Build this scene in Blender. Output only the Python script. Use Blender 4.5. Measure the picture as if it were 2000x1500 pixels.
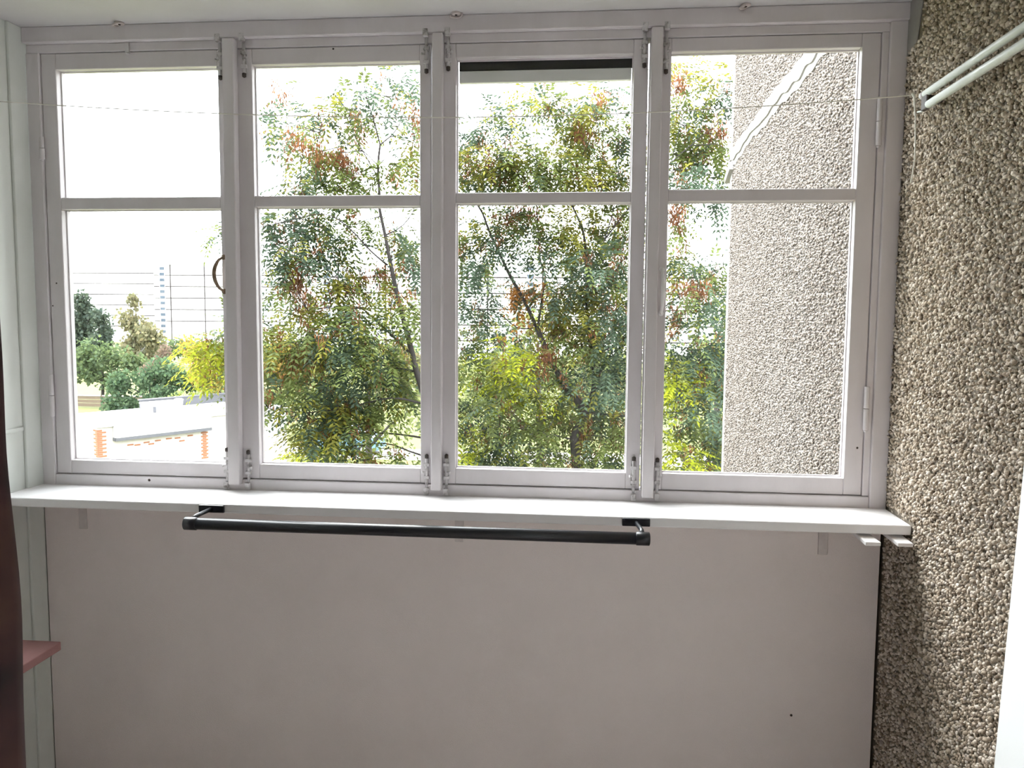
import bpy, bmesh, math, random
import numpy as np
from mathutils import Matrix, Vector

scene = bpy.context.scene
for _o in list(bpy.data.objects):
    bpy.data.objects.remove(_o)
COL = scene.collection

# ------------------------------------------------------------------ camera
cam = bpy.data.cameras.new('camera')
cam.sensor_width = 36.0
cam.lens = 36.0 * 1563.726 / 2000.0
cam.clip_start = 0.02
cam.clip_end = 900
camo = bpy.data.objects.new('camera', cam)
camo.matrix_world = Matrix(((0.99530508, -0.01565672, 0.09551267, 0.0),
                            (0.09649480, 0.08384051, -0.99179611, -2.45),
                            (0.00752045, 0.99635618, 0.08495768, 1.57),
                            (0, 0, 0, 1)))
COL.objects.link(camo)
scene.camera = camo

# ------------------------------------------------------------------ light
world = bpy.data.worlds.new('overcast_sky')
scene.world = world
world.use_nodes = True
_bg = world.node_tree.nodes['Background']
_bg.inputs['Color'].default_value = (0.93, 0.965, 1.0, 1)
_bg.inputs['Strength'].default_value = 2.0

sun = bpy.data.lights.new('sun', 'SUN')
sun.energy = 1.15
sun.angle = math.radians(50)
sun.color = (1.0, 0.97, 0.93)
suno = bpy.data.objects.new('sun', sun)
suno.rotation_euler = Vector((0.46, -0.38, -0.86)).to_track_quat('-Z', 'Y').to_euler()
COL.objects.link(suno)

vs = scene.view_settings
vs.view_transform = 'Standard'
vs.look = 'None'
vs.gamma = 1.0
vs.use_curve_mapping = False
vs.exposure = 2.75
scene.cycles.max_bounces = 8
scene.cycles.diffuse_bounces = 6
scene.cycles.transparent_max_bounces = 12

# ------------------------------------------------------------------ helpers
def C4(c): return (c[0], c[1], c[2], 1)

def newmat(name):
    m = bpy.data.materials.new(name)
    m.use_nodes = True
    nt = m.node_tree
    return m, nt, nt.nodes['Principled BSDF']

def paint(name, base, dark=None, rough=0.5, scale=6.0, amount=0.5, bump=0.15, bscale=60.0, stretch=(1, 1, 1), spec=0.4, lo=0.4, hi=0.75):
    """procedural painted / plain surface: two tones mixed by noise, fine relief by bump"""
    m, nt, b = newmat(name)
    N, L = nt.nodes, nt.links
    tc = N.new('ShaderNodeTexCoord')
    mp = N.new('ShaderNodeMapping'); mp.inputs['Scale'].default_value = stretch
    L.new(tc.outputs['Object'], mp.inputs['Vector'])
    nz = N.new('ShaderNodeTexNoise'); nz.inputs['Scale'].default_value = scale
    nz.inputs['Detail'].default_value = 6; nz.inputs['Roughness'].default_value = 0.65
    L.new(mp.outputs['Vector'], nz.inputs['Vector'])
    rp = N.new('ShaderNodeMapRange'); rp.inputs['From Min'].default_value = lo; rp.inputs['From Max'].default_value = hi
    rp.inputs['To Max'].default_value = amount
    L.new(nz.outputs['Fac'], rp.inputs['Value'])
    mx = N.new('ShaderNodeMix'); mx.data_type = 'RGBA'
    mx.inputs['A'].default_value = C4(base)
    mx.inputs['B'].default_value = C4(dark if dark else [c * 0.75 for c in base])
    L.new(rp.outputs['Result'], mx.inputs['Factor'])
    L.new(mx.outputs['Result'], b.inputs['Base Color'])
    b.inputs['Roughness'].default_value = rough
    b.inputs['Specular IOR Level'].default_value = spec
    if bump > 0:
        nb = N.new('ShaderNodeTexNoise'); nb.inputs['Scale'].default_value = bscale; nb.inputs['Detail'].default_value = 4
        L.new(mp.outputs['Vector'], nb.inputs['Vector'])
        bp = N.new('ShaderNodeBump'); bp.inputs['Strength'].default_value = bump; bp.inputs['Distance'].default_value = 0.004
        L.new(nb.outputs['Fac'], bp.inputs['Height'])
        L.new(bp.outputs['Normal'], b.inputs['Normal'])
    return m

def stone_mat(name, stops, rough=0.85):
    """each loose stone takes its own tone"""
    m, nt, b = newmat(name)
    N, L = nt.nodes, nt.links
    g = N.new('ShaderNodeNewGeometry')
    oi = N.new('ShaderNodeObjectInfo')
    ad = N.new('ShaderNodeMath'); ad.operation = 'ADD'
    L.new(g.outputs['Random Per Island'], ad.inputs[0]); L.new(oi.outputs['Random'], ad.inputs[1])
    fr = N.new('ShaderNodeMath'); fr.operation = 'FRACT'
    L.new(ad.outputs[0], fr.inputs[0])
    cr = N.new('ShaderNodeValToRGB')
    els = cr.color_ramp.elements
    els[0].position, els[0].color = stops[0][0], C4(stops[0][1])
    els[1].position, els[1].color = stops[-1][0], C4(stops[-1][1])
    for p, c in stops[1:-1]:
        e = els.new(p); e.color = C4(c)
    L.new(fr.outputs[0], cr.inputs['Fac'])
    L.new(cr.outputs['Color'], b.inputs['Base Color'])
    b.inputs['Roughness'].default_value = rough
    return m

def leaf_mat(name):
    """leaf colour stored per leaf; part of the light passes through"""
    m, nt, b = newmat(name)
    N, L = nt.nodes, nt.links
    N.remove(b)
    at = N.new('ShaderNodeAttribute'); at.attribute_name = 'tint'
    g = N.new('ShaderNodeNewGeometry')
    hs = N.new('ShaderNodeHueSaturation')
    mr = N.new('ShaderNodeMapRange'); mr.inputs['To Min'].default_value = 0.75; mr.inputs['To Max'].default_value = 1.3
    L.new(g.outputs['Random Per Island'], mr.inputs['Value'])
    L.new(mr.outputs['Result'], hs.inputs['Value'])
    L.new(at.outputs['Color'], hs.inputs['Color'])
    d = N.new('ShaderNodeBsdfDiffuse'); t = N.new('ShaderNodeBsdfTranslucent'); gl = N.new('ShaderNodeBsdfGlossy')
    gl.inputs['Roughness'].default_value = 0.45; gl.inputs['Color'].default_value = (0.9, 0.95, 1, 1)
    L.new(hs.outputs['Color'], d.inputs['Color']); L.new(hs.outputs['Color'], t.inputs['Color'])
    mx = N.new('ShaderNodeMixShader'); mx.inputs['Fac'].default_value = 0.45
    L.new(d.outputs[0], mx.inputs[1]); L.new(t.outputs[0], mx.inputs[2])
    m2 = N.new('ShaderNodeMixShader'); m2.inputs['Fac'].default_value = 0.008
    L.new(mx.outputs[0], m2.inputs[1]); L.new(gl.outputs[0], m2.inputs[2])
    L.new(m2.outputs[0], nt.nodes['Material Output'].inputs['Surface'])
    return m

def glass_mat(name):
    """thin window glass: clear, with a faint mirror sheen"""
    m, nt, b = newmat(name)
    N, L = nt.nodes, nt.links
    N.remove(b)
    t = N.new('ShaderNodeBsdfTransparent'); t.inputs['Color'].default_value = (0.975, 0.985, 0.98, 1)
    gl = N.new('ShaderNodeBsdfGlossy'); gl.inputs['Roughness'].default_value = 0.02
    lw = N.new('ShaderNodeLayerWeight'); lw.inputs['Blend'].default_value = 0.5
    pw = N.new('ShaderNodeMath'); pw.operation = 'POWER'; pw.inputs[1].default_value = 5.0
    fr = N.new('ShaderNodeMath'); fr.operation = 'MULTIPLY_ADD'; fr.inputs[1].default_value = 0.9; fr.inputs[2].default_value = 0.025
    L.new(lw.outputs['Facing'], pw.inputs[0]); L.new(pw.outputs[0], fr.inputs[0])
    mx = N.new('ShaderNodeMixShader')
    L.new(fr.outputs[0], mx.inputs['Fac']); L.new(t.outputs[0], mx.inputs[1]); L.new(gl.outputs[0], mx.inputs[2])
    L.new(mx.outputs[0], nt.nodes['Material Output'].inputs['Surface'])
    return m

class MB:
    """collects simple solids, then links them as one mesh object"""
    def __init__(self): self.bm = bmesh.new()
    def hexa(self, p):      # 8 points: bottom 4 ccw, top 4 ccw
        v = [self.bm.verts.new(q) for q in p]
        for f in ((0, 3, 2, 1), (4, 5, 6, 7), (0, 1, 5, 4), (1, 2, 6, 5), (2, 3, 7, 6), (3, 0, 4, 7)):
            self.bm.faces.new([v[i] for i in f])
        return self
    def box(self, x0, x1, y0, y1, z0, z1):
        return self.hexa([(x0, y0, z0), (x1, y0, z0), (x1, y1, z0), (x0, y1, z0), (x0, y0, z1), (x1, y0, z1), (x1, y1, z1), (x0, y1, z1)])
    def tube(self, pts, rad, n=10, caps=True):
        pts = [Vector(q) for q in pts]
        if not hasattr(rad, '__len__'): rad = [rad] * len(pts)
        rings = []
        prev = None
        for i, q in enumerate(pts):
            t = (pts[min(i + 1, len(pts) - 1)] - pts[max(i - 1, 0)]).normalized()
            if prev is None:
                a = Vector((0, 0, 1)) if abs(t.z) < 0.9 else Vector((1, 0, 0))
                u = t.cross(a).normalized()
            else:
                u = (prev - t * prev.dot(t)).normalized()
            prev = u
            w = t.cross(u)
            rings.append([self.bm.verts.new(q + (u * math.cos(k * 2 * math.pi / n) + w * math.sin(k * 2 * math.pi / n)) * rad[i]) for k in range(n)])
        for a, b in zip(rings, rings[1:]):
            for k in range(n):
                f = self.bm.faces.new((a[k], a[(k + 1) % n], b[(k + 1) % n], b[k])); f.smooth = True
        if caps:
            self.bm.faces.new(rings[0][::-1]); self.bm.faces.new(rings[-1])
        return self
    def lathe(self, centre, axis, prof, n=16):   # prof: (along, radius)
        c = Vector(centre); ax = Vector(axis).normalized()
        a = Vector((0, 0, 1)) if abs(ax.z) < 0.9 else Vector((1, 0, 0))
        u = ax.cross(a).normalized(); w = ax.cross(u)
        rings = []
        for s, r in prof:
            rings.append([self.bm.verts.new(c + ax * s + (u * math.cos(k * 2 * math.pi / n) + w * math.sin(k * 2 * math.pi / n)) * max(r, 1e-4)) for k in range(n)])
        for a_, b_ in zip(rings, rings[1:]):
            for k in range(n):
                f = self.bm.faces.new((a_[k], a_[(k + 1) % n], b_[(k + 1) % n], b_[k])); f.smooth = True
        self.bm.faces.new(rings[0][::-1]); self.bm.faces.new(rings[-1])
        return self
    def prism(self, poly, axis, a0, a1):   # polygon extruded along an axis ('x','y','z')
        def P(p, s):
            return {'x': (s, p[0], p[1]), 'y': (p[0], s, p[1]), 'z': (p[0], p[1], s)}[axis]
        A = [self.bm.verts.new(P(p, a0)) for p in poly]; B = [self.bm.verts.new(P(p, a1)) for p in poly]
        n = len(poly)
        for k in range(n): self.bm.faces.new((A[k], A[(k + 1) % n], B[(k + 1) % n], B[k]))
        self.bm.faces.new(A[::-1]); self.bm.faces.new(B)
        return self
    def obj(self, name, mat, parent=None, bevel=0.0, seg=2):
        bmesh.ops.recalc_face_normals(self.bm, faces=self.bm.faces[:])
        me = bpy.data.meshes.new(name); self.bm.to_mesh(me); self.bm.free()
        if mat: me.materials.append(mat)
        o = bpy.data.objects.new(name, me); COL.objects.link(o)
        if parent is not None:
            o.parent = parent
            o.matrix_parent_inverse = Matrix.Translation(parent.location).inverted() if parent.parent is None else Matrix()
        if bevel > 0:
            md = o.modifiers.new('soft_edges', 'BEVEL'); md.width = bevel; md.segments = seg; md.limit_method = 'ANGLE'
            md.harden_normals = False
        return o

def tag(o, label=None, cat=None, group=None, kind=None):
    if label: o['label'] = label
    if cat: o['category'] = cat
    if group: o['group'] = group
    if kind: o['kind'] = kind
    return o

def empty(name, loc=(0, 0, 0)):
    o = bpy.data.objects.new(name, None); o.location = loc; o.empty_display_size = 0.1
    COL.objects.link(o)
    return o

def np_mesh(name, verts, faces, mat, parent=None, tint=None, smooth=False):
    """verts (n,3), faces (m,3 or 4) -> one object; tint = colour for each vertex"""
    me = bpy.data.meshes.new(name)
    k = faces.shape[1]
    me.vertices.add(len(verts)); me.vertices.foreach_set('co', np.ascontiguousarray(verts, dtype=np.float32).ravel())
    me.loops.add(faces.size); me.loops.foreach_set('vertex_index', np.ascontiguousarray(faces, dtype=np.int32).ravel())
    me.polygons.add(len(faces))
    me.polygons.foreach_set('loop_start', np.arange(len(faces), dtype=np.int32) * k)
    if smooth: me.polygons.foreach_set('use_smooth', np.ones(len(faces), dtype=bool))
    me.update(calc_edges=True)
    if tint is not None:
        a = me.attributes.new('tint', 'FLOAT_COLOR', 'POINT')
        a.data.foreach_set('color', np.concatenate([tint, np.ones((len(tint), 1))], 1).astype(np.float32).ravel())
    if mat: me.materials.append(mat)
    o = bpy.data.objects.new(name, me); COL.objects.link(o)
    if parent is not None:
        o.parent = parent
        o.matrix_parent_inverse = Matrix.Translation(parent.location).inverted() if parent.parent is None else Matrix()
    return o

# ------------------------------------------------------------------ materials
M_WOOD = paint('white_painted_wood', (0.72, 0.685, 0.71), (0.60, 0.565, 0.57), 0.45, 5, 0.7, 0.10, 90, (1, 1, 0.35))
M_SILL = paint('white_sill_paint', (0.86, 0.85, 0.86), (0.76, 0.74, 0.74), 0.38, 4, 0.5, 0.06, 50)
M_CEIL = paint('ceiling_whitewash', (0.60, 0.585, 0.60), (0.52, 0.505, 0.51), 0.9, 2.5, 0.6, 0.12, 120)
M_LEFT = paint('left_wall_paint', (0.70, 0.73, 0.70), (0.58, 0.61, 0.57), 0.55, 3, 0.5, 0.08, 60)
M_PANEL = paint('parapet_board_paint', (0.86, 0.79, 0.77), (0.78, 0.715, 0.695), 0.75, 3.5, 0.6, 0.35, 420)
M_ROOM = paint('room_wall_paint', (0.86, 0.83, 0.83), (0.82, 0.79, 0.79), 0.85, 2, 0.4, 0.05, 50)
M_FLOOR = paint('floor_paint', (0.78, 0.71, 0.69), (0.70, 0.63, 0.60), 0.6, 3, 0.6, 0.1, 40)  # unseen floor, colour lightened to bounce more daylight onto the frames
M_MORTAR = paint('pebble_wall_mortar', (0.20, 0.172, 0.135), (0.12, 0.10, 0.078), 0.95, 40, 0.8, 0.8, 160)
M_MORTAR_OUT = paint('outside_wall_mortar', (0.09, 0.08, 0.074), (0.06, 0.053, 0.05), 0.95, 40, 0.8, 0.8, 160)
M_PLASTER = paint('smooth_plaster', (0.30, 0.29, 0.28), (0.22, 0.205, 0.20), 0.9, 9, 0.7, 0.3, 70)
M_STONE = stone_mat('pebble_chips', [(0.0, (0.22, 0.17, 0.125)), (0.3, (0.42, 0.345, 0.265)), (0.6, (0.54, 0.46, 0.375)), (0.85, (0.70, 0.63, 0.55)), (1.0, (0.32, 0.275, 0.24))])
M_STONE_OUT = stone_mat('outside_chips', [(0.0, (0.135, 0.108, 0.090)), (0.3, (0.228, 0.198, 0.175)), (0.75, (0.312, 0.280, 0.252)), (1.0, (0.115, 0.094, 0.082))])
M_BLACK = paint('black_enamel', (0.010, 0.011, 0.016), (0.016, 0.017, 0.022), 0.32, 20, 0.5, 0.05, 200, spec=0.5)
M_RUBBER = paint('black_felt', (0.012, 0.012, 0.016), (0.02, 0.02, 0.025), 0.9, 30, 0.5, 0.1, 200, spec=0.1)
M_STEEL = paint('painted_bolt_steel', (0.62, 0.60, 0.61), (0.14, 0.12, 0.11), 0.4, 45, 0.9, 0.1, 120, lo=0.5, hi=0.7)
M_RUST = paint('dark_bolt_end', (0.05, 0.042, 0.04), (0.09, 0.06, 0.045), 0.6, 60, 0.8, 0.1, 120)
M_BRASS = paint('brown_handle', (0.16, 0.10, 0.06), (0.35, 0.28, 0.20), 0.4, 60, 0.8, 0.1, 120)
M_ROD = paint('grey_white_tube', (0.66, 0.69, 0.68), (0.50, 0.52, 0.52), 0.35, 15, 0.5, 0.05, 80)
M_STRING = paint('white_cord', (0.80, 0.78, 0.72), None, 0.8, 40, 0.4, 0.1, 300)
M_PINK = paint('pink_shelf_paint', (0.42, 0.22, 0.22), (0.33, 0.165, 0.165), 0.5, 8, 0.6, 0.1, 80)
M_WHITE = paint('white_laminate', (0.90, 0.93, 0.93), (0.87, 0.91, 0.92), 0.35, 1.5, 0.3, 0.0)
M_BRACKET = paint('bracket_paint', (0.70, 0.645, 0.63), (0.52, 0.47, 0.46), 0.6, 25, 0.7, 0.1, 100)
M_CLIP = paint('ceiling_clip_paint', (0.62, 0.55, 0.54), (0.35, 0.30, 0.29), 0.5, 60, 0.6, 0.1, 120)
M_GLASS = glass_mat('window_glass')
M_LEAF = leaf_mat('leaf')
M_BARK = paint('grey_bark', (0.034, 0.029, 0.027), (0.016, 0.013, 0.012), 0.9, 25, 0.8, 0.6, 60, (1, 1, 0.3))
M_BIRCH = paint('birch_bark', (0.40, 0.39, 0.37), (0.05, 0.045, 0.04), 0.8, 3, 0.9, 0.2, 20, lo=0.55, hi=0.65)

# ================================================================== THE ROOM
XL, XR = -1.80, 0.89
YB = -2.85
CZ = 2.46
tag(MB().box(XL - .15, XR + .25, YB - .1, .06, -.12, 0.0).obj('floor', M_FLOOR), 'pale painted balcony floor below the window', kind='structure')
tag(MB().box(XL - .15, XR + .25, YB - .1, .10, CZ, CZ + .16).obj('ceiling', M_CEIL), 'whitewashed ceiling slab above the window', kind='structure')
tag(MB().box(XL - .15, XR + .25, YB - .1, YB, 0, CZ).obj('wall_back', M_ROOM), 'pale room wall behind the viewer', kind='structure')
wl = MB().box(XL - .15, XL, YB, .06, 0, CZ).obj('wall_left', M_LEFT)
tag(wl, 'white painted left wall with a horizontal joint strip', kind='structure')
MB().box(XL, XL + .007, -1.2, -.076, 1.192, 1.206).obj('joint_strip', M_LEFT, wl, .003)
tag(MB().hexa([(XL, -.074, 0), (XL + .009, -.072, 0), (XL + .009, 0, 0), (XL, 0, 0), (XL, -.074, CZ), (XL + .009, -.072, CZ), (XL + .009, 0, CZ), (XL, 0, CZ)])
    .obj('trim_2', M_LEFT, None, .003), 'narrow white batten in the corner beside the leftmost sash', kind='structure')
# parapet board below the sill
wf = MB().box(XL + .009, .879, 0.0, .05, 0, .977).obj('wall_front', M_PANEL, None, .002)
tag(wf, 'beige grey painted parapet board below the window sill', kind='structure')
for x, z, r in ((-1.664, .884, .0035), (.721, .867, .0035), (.638, .347, .004)):
    MB().lathe((x, .0, z), (0, -1, 0), [(0, r), (.0015, r * .9), (.002, .0005)], 10).obj('nail_head', M_RUST, wf)
tag(MB().box(XL - .15, XR + .25, .052, .14, -.12, 1.0).obj('wall_parapet', M_PLASTER), 'outer parapet of the balcony behind the painted board', kind='structure')

# ---- right wall with stone chips
wr = MB().box(XR, XR + .25, YB, .09, 0, CZ).obj('wall_right', M_MORTAR)
tag(wr, 'brown pebble-dash wall at the right inside the balcony', kind='structure')
wo = MB().box(XR, XR + .25, .09, 2.90, -6, 5.6).obj('wall_outside', M_MORTAR_OUT)
tag(wo, 'pale pebble-dash wall outside the rightmost sash', kind='structure')
tag(MB().prism([(-.10, CZ - .03), (-.13, CZ), (0.0, CZ), (0.0, CZ - .15), (-.07, CZ - .13)], 'x', XR - .005, XR).obj('trim_3', M_PLASTER, None, .004),
    'smooth plaster patch on the pebble wall under the ceiling', kind='structure')

rs = np.random.default_rng(11)
_t = (1 + 5 ** .5) / 2
ICO_V = np.array([(-1, _t, 0), (1, _t, 0), (-1, -_t, 0), (1, -_t, 0), (0, -1, _t), (0, 1, _t), (0, -1, -_t), (0, 1, -_t), (_t, 0, -1), (_t, 0, 1), (-_t, 0, -1), (-_t, 0, 1)], float)
ICO_V /= np.linalg.norm(ICO_V[0])
ICO_F = np.array([(0, 11, 5), (0, 5, 1), (0, 1, 7), (0, 7, 10), (0, 10, 11), (1, 5, 9), (5, 11, 4), (11, 10, 2), (10, 7, 6), (7, 1, 8), (3, 9, 4), (3, 4, 2), (3, 2, 6), (3, 6, 8), (3, 8, 9), (4, 9, 5), (2, 4, 11), (6, 2, 10), (8, 6, 7), (9, 8, 1)])
OCT_V = np.array([(1, 0, 0), (-1, 0, 0), (0, 1, 0), (0, -1, 0), (0, 0, 1), (0, 0, -1)], float)
OCT_F = np.array([(0, 2, 4), (2, 1, 4), (1, 3, 4), (3, 0, 4), (2, 0, 5), (1, 2, 5), (3, 1, 5), (0, 3, 5)])

def rand_rot(n):
    q = rs.normal(size=(n, 4)); q /= np.linalg.norm(q, axis=1, keepdims=True)
    w, x, y, z = q.T
    return np.stack([1 - 2 * (y * y + z * z), 2 * (x * y - z * w), 2 * (x * z + y * w), 2 * (x * y + z * w), 1 - 2 * (x * x + z * z), 2 * (y * z - x * w),
                     2 * (x * z - y * w), 2 * (y * z + x * w), 1 - 2 * (x * x + y * y)], 1).reshape(n, 3, 3)

def chips(y0, y1, z0, z1, pitch, r0, r1, keep=None):
    ny, nz = int((y1 - y0) / pitch), int((z1 - z0) / pitch)
    gy, gz = np.meshgrid(np.arange(ny), np.arange(nz), indexing='ij')
    py = y0 + (gy.ravel() + .5 + .5 * (gz.ravel() % 2) + rs.uniform(-.42, .42, ny * nz)) * pitch
    pz = z0 + (gz.ravel() + .5 + rs.uniform(-.42, .42, ny * nz)) * pitch
    ok = (py < y1) & (py > y0)
    if keep is not None: ok &= keep(py, pz)
    py, pz = py[ok], pz[ok]
    n = len(py)
    r = rs.uniform(r0, r1, n)
    px = XR + rs.uniform(-.75, .1, n) * r
    return np.stack([px, py, pz], 1), r

def stones(centres, r, base_v, base_f, flat=(0.45, 1.0)):
    n, k = len(centres), len(base_v)
    sc = np.stack([rs.uniform(.65, 1.25, n), rs.uniform(.65, 1.25, n), rs.uniform(*flat, n)], 1) * r[:, None]
    v = base_v[None] * rs.uniform(.75, 1.2, (n, k, 1)) * sc[:, None, :]
    v = np.einsum('nij,nkj->nki', rand_rot(n), v) + centres[:, None, :]
    f = base_f[None] + (np.arange(n) * k)[:, None, None]
    return v.reshape(-1, 3), f.reshape(-1, 3)

# inside: leave out what the sill, batten and plaster patch cover
def keep_in(y, z):
    return ~((y > -.11) & (z > CZ - .13)) & (z < CZ - .008)
pc, pr = chips(-1.45, -.004, .01, CZ - .004, .0098, .0038, .0070, keep_in)
pc[:, 0] = np.where((pc[:, 1] > -.21) & (pc[:, 2] > .965) & (pc[:, 2] < 1.015), XR + .004, pc[:, 0])
# the nearest stones that show (in front of the white board) become pieces of their own
edge_y = -.745 - (pc[:, 2] - .62) * .0635
vis = (pc[:, 1] > edge_y + .012) & (pc[:, 2] > .35) & (pc[:, 2] < 2.2)
d = np.linalg.norm(pc - np.array([0, -2.45, 1.57]), axis=1) - pr * 6
idx = np.argsort(np.where(vis, d, 99))[:300]
mask = np.ones(len(pc), bool); mask[idx] = False
v, f = stones(pc[mask], pr[mask], ICO_V, ICO_F)
tag(np_mesh('pebbles', v, f, M_STONE, wr), 'brown and beige stone chips set in the wall', kind='stuff')
pebble_meshes = []
for k in range(14):
    v, f = stones(np.zeros((1, 3)), np.ones(1), ICO_V, ICO_F)
    me = bpy.data.meshes.new('pebble'); me.from_pydata(v.tolist(), [], f.tolist()); me.materials.append(M_STONE); pebble_meshes.append(me)
for j in idx:
    o = bpy.data.objects.new('pebble', pebble_meshes[int(rs.integers(14))])
    o.location = pc[j]; s = pr[j] * 1.1; o.scale = (s, s, s); o.rotation_euler = tuple(rs.uniform(0, 6.28, 3))
    COL.objects.link(o); o.parent = wr

# outside: a smooth mortar joint crosses the wall, a plain plaster strip ends it
def band_low(y): return 2.585 - .012 * y - .045 * np.clip(y - 2.2, 0, 1) + .007 * np.sin(9 * y) + .006 * np.sin(29 * y + 1)
def band_up(y): return 2.715 - .022 * y - .03 * np.clip(y - 2.1, 0, 1) + .007 * np.sin(7 * y + 2) + .005 * np.sin(31 * y)
def keep_out(y, z): return ~((z > band_low(y)) & (z < band_up(y)))
oc, orad = chips(.145, 2.845, -.2, 3.9, .0122, .0045, .0085, keep_out)
v, f = stones(oc, orad, OCT_V, OCT_F)
tag(np_mesh('outside_pebbles', v, f, M_STONE_OUT, wo), 'pale stone chips set in the outside wall', kind='stuff')
ys = np.linspace(.09, 2.93, 90)
poly = [(float(y), float(band_low(y))) for y in ys] + [(float(y), float(band_up(y))) for y in ys[::-1]]
bj = MB().prism(poly, 'x', XR - .008, XR + .002).obj('mortar_joint', M_PLASTER, wo)
MB().prism([(float(y), float(band_low(y)) + .035 + .006 * math.sin(31 * y)) for y in ys] + [(float(y), float(band_low(y)) + .060 + .008 * math.sin(17 * y)) for y in ys[::-1]],
           'x', XR - .016, XR - .006).obj('raised_mortar', M_PLASTER, bj)
MB().box(XR - .006, XR + .25, 2.845, 2.915, -6, 5.6).obj('corner_strip', M_PLASTER, wo, .004)
MB().prism([(2.80, 2.50), (2.98, 2.44), (2.99, 2.475), (2.82, 2.55)], 'x', XR - .03, XR + .2).obj('flashing_end', M_PLASTER, wo)
# the house itself, outside the view
tag(MB().box(XL - 6, XL - .15, .0, .14, -6, 5.6).obj('wall_facade', M_PLASTER), 'house front to the left of the balcony', kind='structure')
tag(MB().box(XL - .15, XR + .25, .0, .14, -6, -.12).obj('wall_lower', M_PLASTER), 'house front below the balcony', kind='structure')

# ================================================================== WINDOW FRAME
FT, FB = 2.412, 1.0
tr = empty('trim_1', (-.45, 0, 1.0))
tag(tr, 'fixed white wooden frame around the four sashes', kind='structure')
MB().box(XL + .009, .888, -.016, .06, FT, CZ).obj('head_rail', M_WOOD, tr, .003)
MB().box(XL + .009, .888, .004, .06, 2.386, FT).obj('head_stop', M_WOOD, tr, .002)
MB().box(XL + .009, -1.747, 0, .06, 1.0, 2.386).obj('jamb', M_WOOD, tr, .003)
MB().box(.839, .888, -.006, .06, 1.0, FT).obj('jamb', M_WOOD, tr, .003)
MB().box(.820, .839, .003, .06, 1.04, 2.386).obj('jamb_stop', M_WOOD, tr, .002)
MB().box(-1.747, .839, -.001, .06, 1.0, 1.0385).obj('bottom_rail', M_WOOD, tr, .003)

def bolt(parent, x, z0, z1, top, knob):
    """surface bolt: plate and guides, the sliding rod with its knob"""
    y = .009
    ze, zk = (z1, z0) if top else (z0, z1)          # end at the frame, free end
    s = 1 if top else -1
    pl = MB()
    pl.box(x - .0085, x + .0085, y - .003, y, min(zk + s * .004, ze - s * .034), max(zk + s * .004, ze - s * .034))
    for t in (.22, .60):
        zc = zk + (ze - zk) * t
        pl.box(x - .0092, x + .0092, y - .0140, y - .003, zc - .005, zc + .005)
    p = pl.obj('bolt', M_STEEL, parent, .0012)
    MB().tube([(x, y - .0075, zk - s * .004), (x, y - .0075, ze - s * .012)], .0048, 10).obj('rod', M_STEEL, p)
    MB().lathe((x, y - .0075, zk - s * .006), (0, 0, s), [(-.004, .002), (-.001, .0062), (.009, .0062), (.011, .003)], 10).obj('rod_end', M_RUST, p)
    zc = zk + (ze - zk) * .44
    MB().tube([(x, y - .008, zc), (x + knob * .008, y - .013, zc), (x + knob * .013, y - .016, zc)], [.0026, .0030, .0042], 8).obj('knob', M_STEEL, p)
    MB().box(x - .0080, x + .0080, -.018 if top else -.014, -.002, ze - .011, ze + .011).obj('keeper', M_STEEL, tr, .002)

def hinge(parent, x, z0, z1):
    zm = (z0 + z1) / 2
    h = MB().tube([(x, -.002, z0), (x, -.002, zm - .0008)], .0085, 12).tube([(x, -.002, zm + .0008), (x, -.002, z1)], .0080, 12).obj('hinge', M_WOOD, parent, .001)
    MB().lathe((x, -.002, z0), (0, 0, -1), [(0, .0065), (.004, .005), (.006, .001)], 10).obj('hinge_pin', M_WOOD, h)

SY0, SY1 = .008, .056
def sash(n, label, x0, x1, ox0, ox1, up, low, ztop=2.3845):
    """one glazed sash: stiles, rails, glazing bar and two panes"""
    w = empty('window_%d' % n, ((x0 + x1) / 2, 0, 1.04))
    tag(w, label, kind='structure')
    z0 = 1.0405
    MB().box(x0, ox0, SY0, SY1, z0, ztop).obj('stile', M_WOOD, w, .0025)
    MB().box(ox1, x1, SY0, SY1, z0, ztop).obj('stile', M_WOOD, w, .0025)
    MB().box(ox0, ox1, SY0 + .0008, SY1, up[1], ztop).obj('top_rail', M_WOOD, w, .0025)
    MB().box(ox0, ox1, SY0 + .0008, SY1, z0, low[0]).obj('bottom_rail', M_WOOD, w, .0025)
    MB().box(ox0, ox1, SY0 + .0015, SY1, low[1], up[0]).obj('glazing_bar', M_WOOD, w, .003)
    for a, b in (up, low):
        p = MB().box(ox0, ox1, .042, .0455, a, b).obj('pane', M_GLASS, w)
        bd = MB()
        for q in ((ox0, ox0 + .003, a, b), (ox1 - .003, ox1, a, b)): bd.box(q[0], q[1], .0325, .0418, q[2], q[3])
        for q in ((a, a + .003), (b - .003, b)): bd.box(ox0 + .003, ox1 - .003, .0325, .0418, q[0], q[1])
        bd.obj('glazing_bead', M_WOOD, p)
    return w

w1 = sash(1, 'leftmost white sash, with a brown bow handle, overlooking the shed and buildings', -1.745, -1.118, -1.696, -1.163, (1.937, 2.335), (1.085, 1.899))
w2 = sash(2, 'second white sash from the left, without handle or hinges', -1.114, -.4905, -1.052, -.525, (1.938, 2.337), (1.087, 1.904))
w3 = sash(3, 'third white sash from the left, black strip along the top of its upper pane', -.4855, .1600, -.414, .117, (1.943, 2.3425), (1.090, 1.911))
w4 = sash(4, 'rightmost white sash, with a white bow handle, overlooking the pale pebble wall', .1645, .8185, .2265, .766, (1.948, 2.346), (1.091, 1.913))

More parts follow.
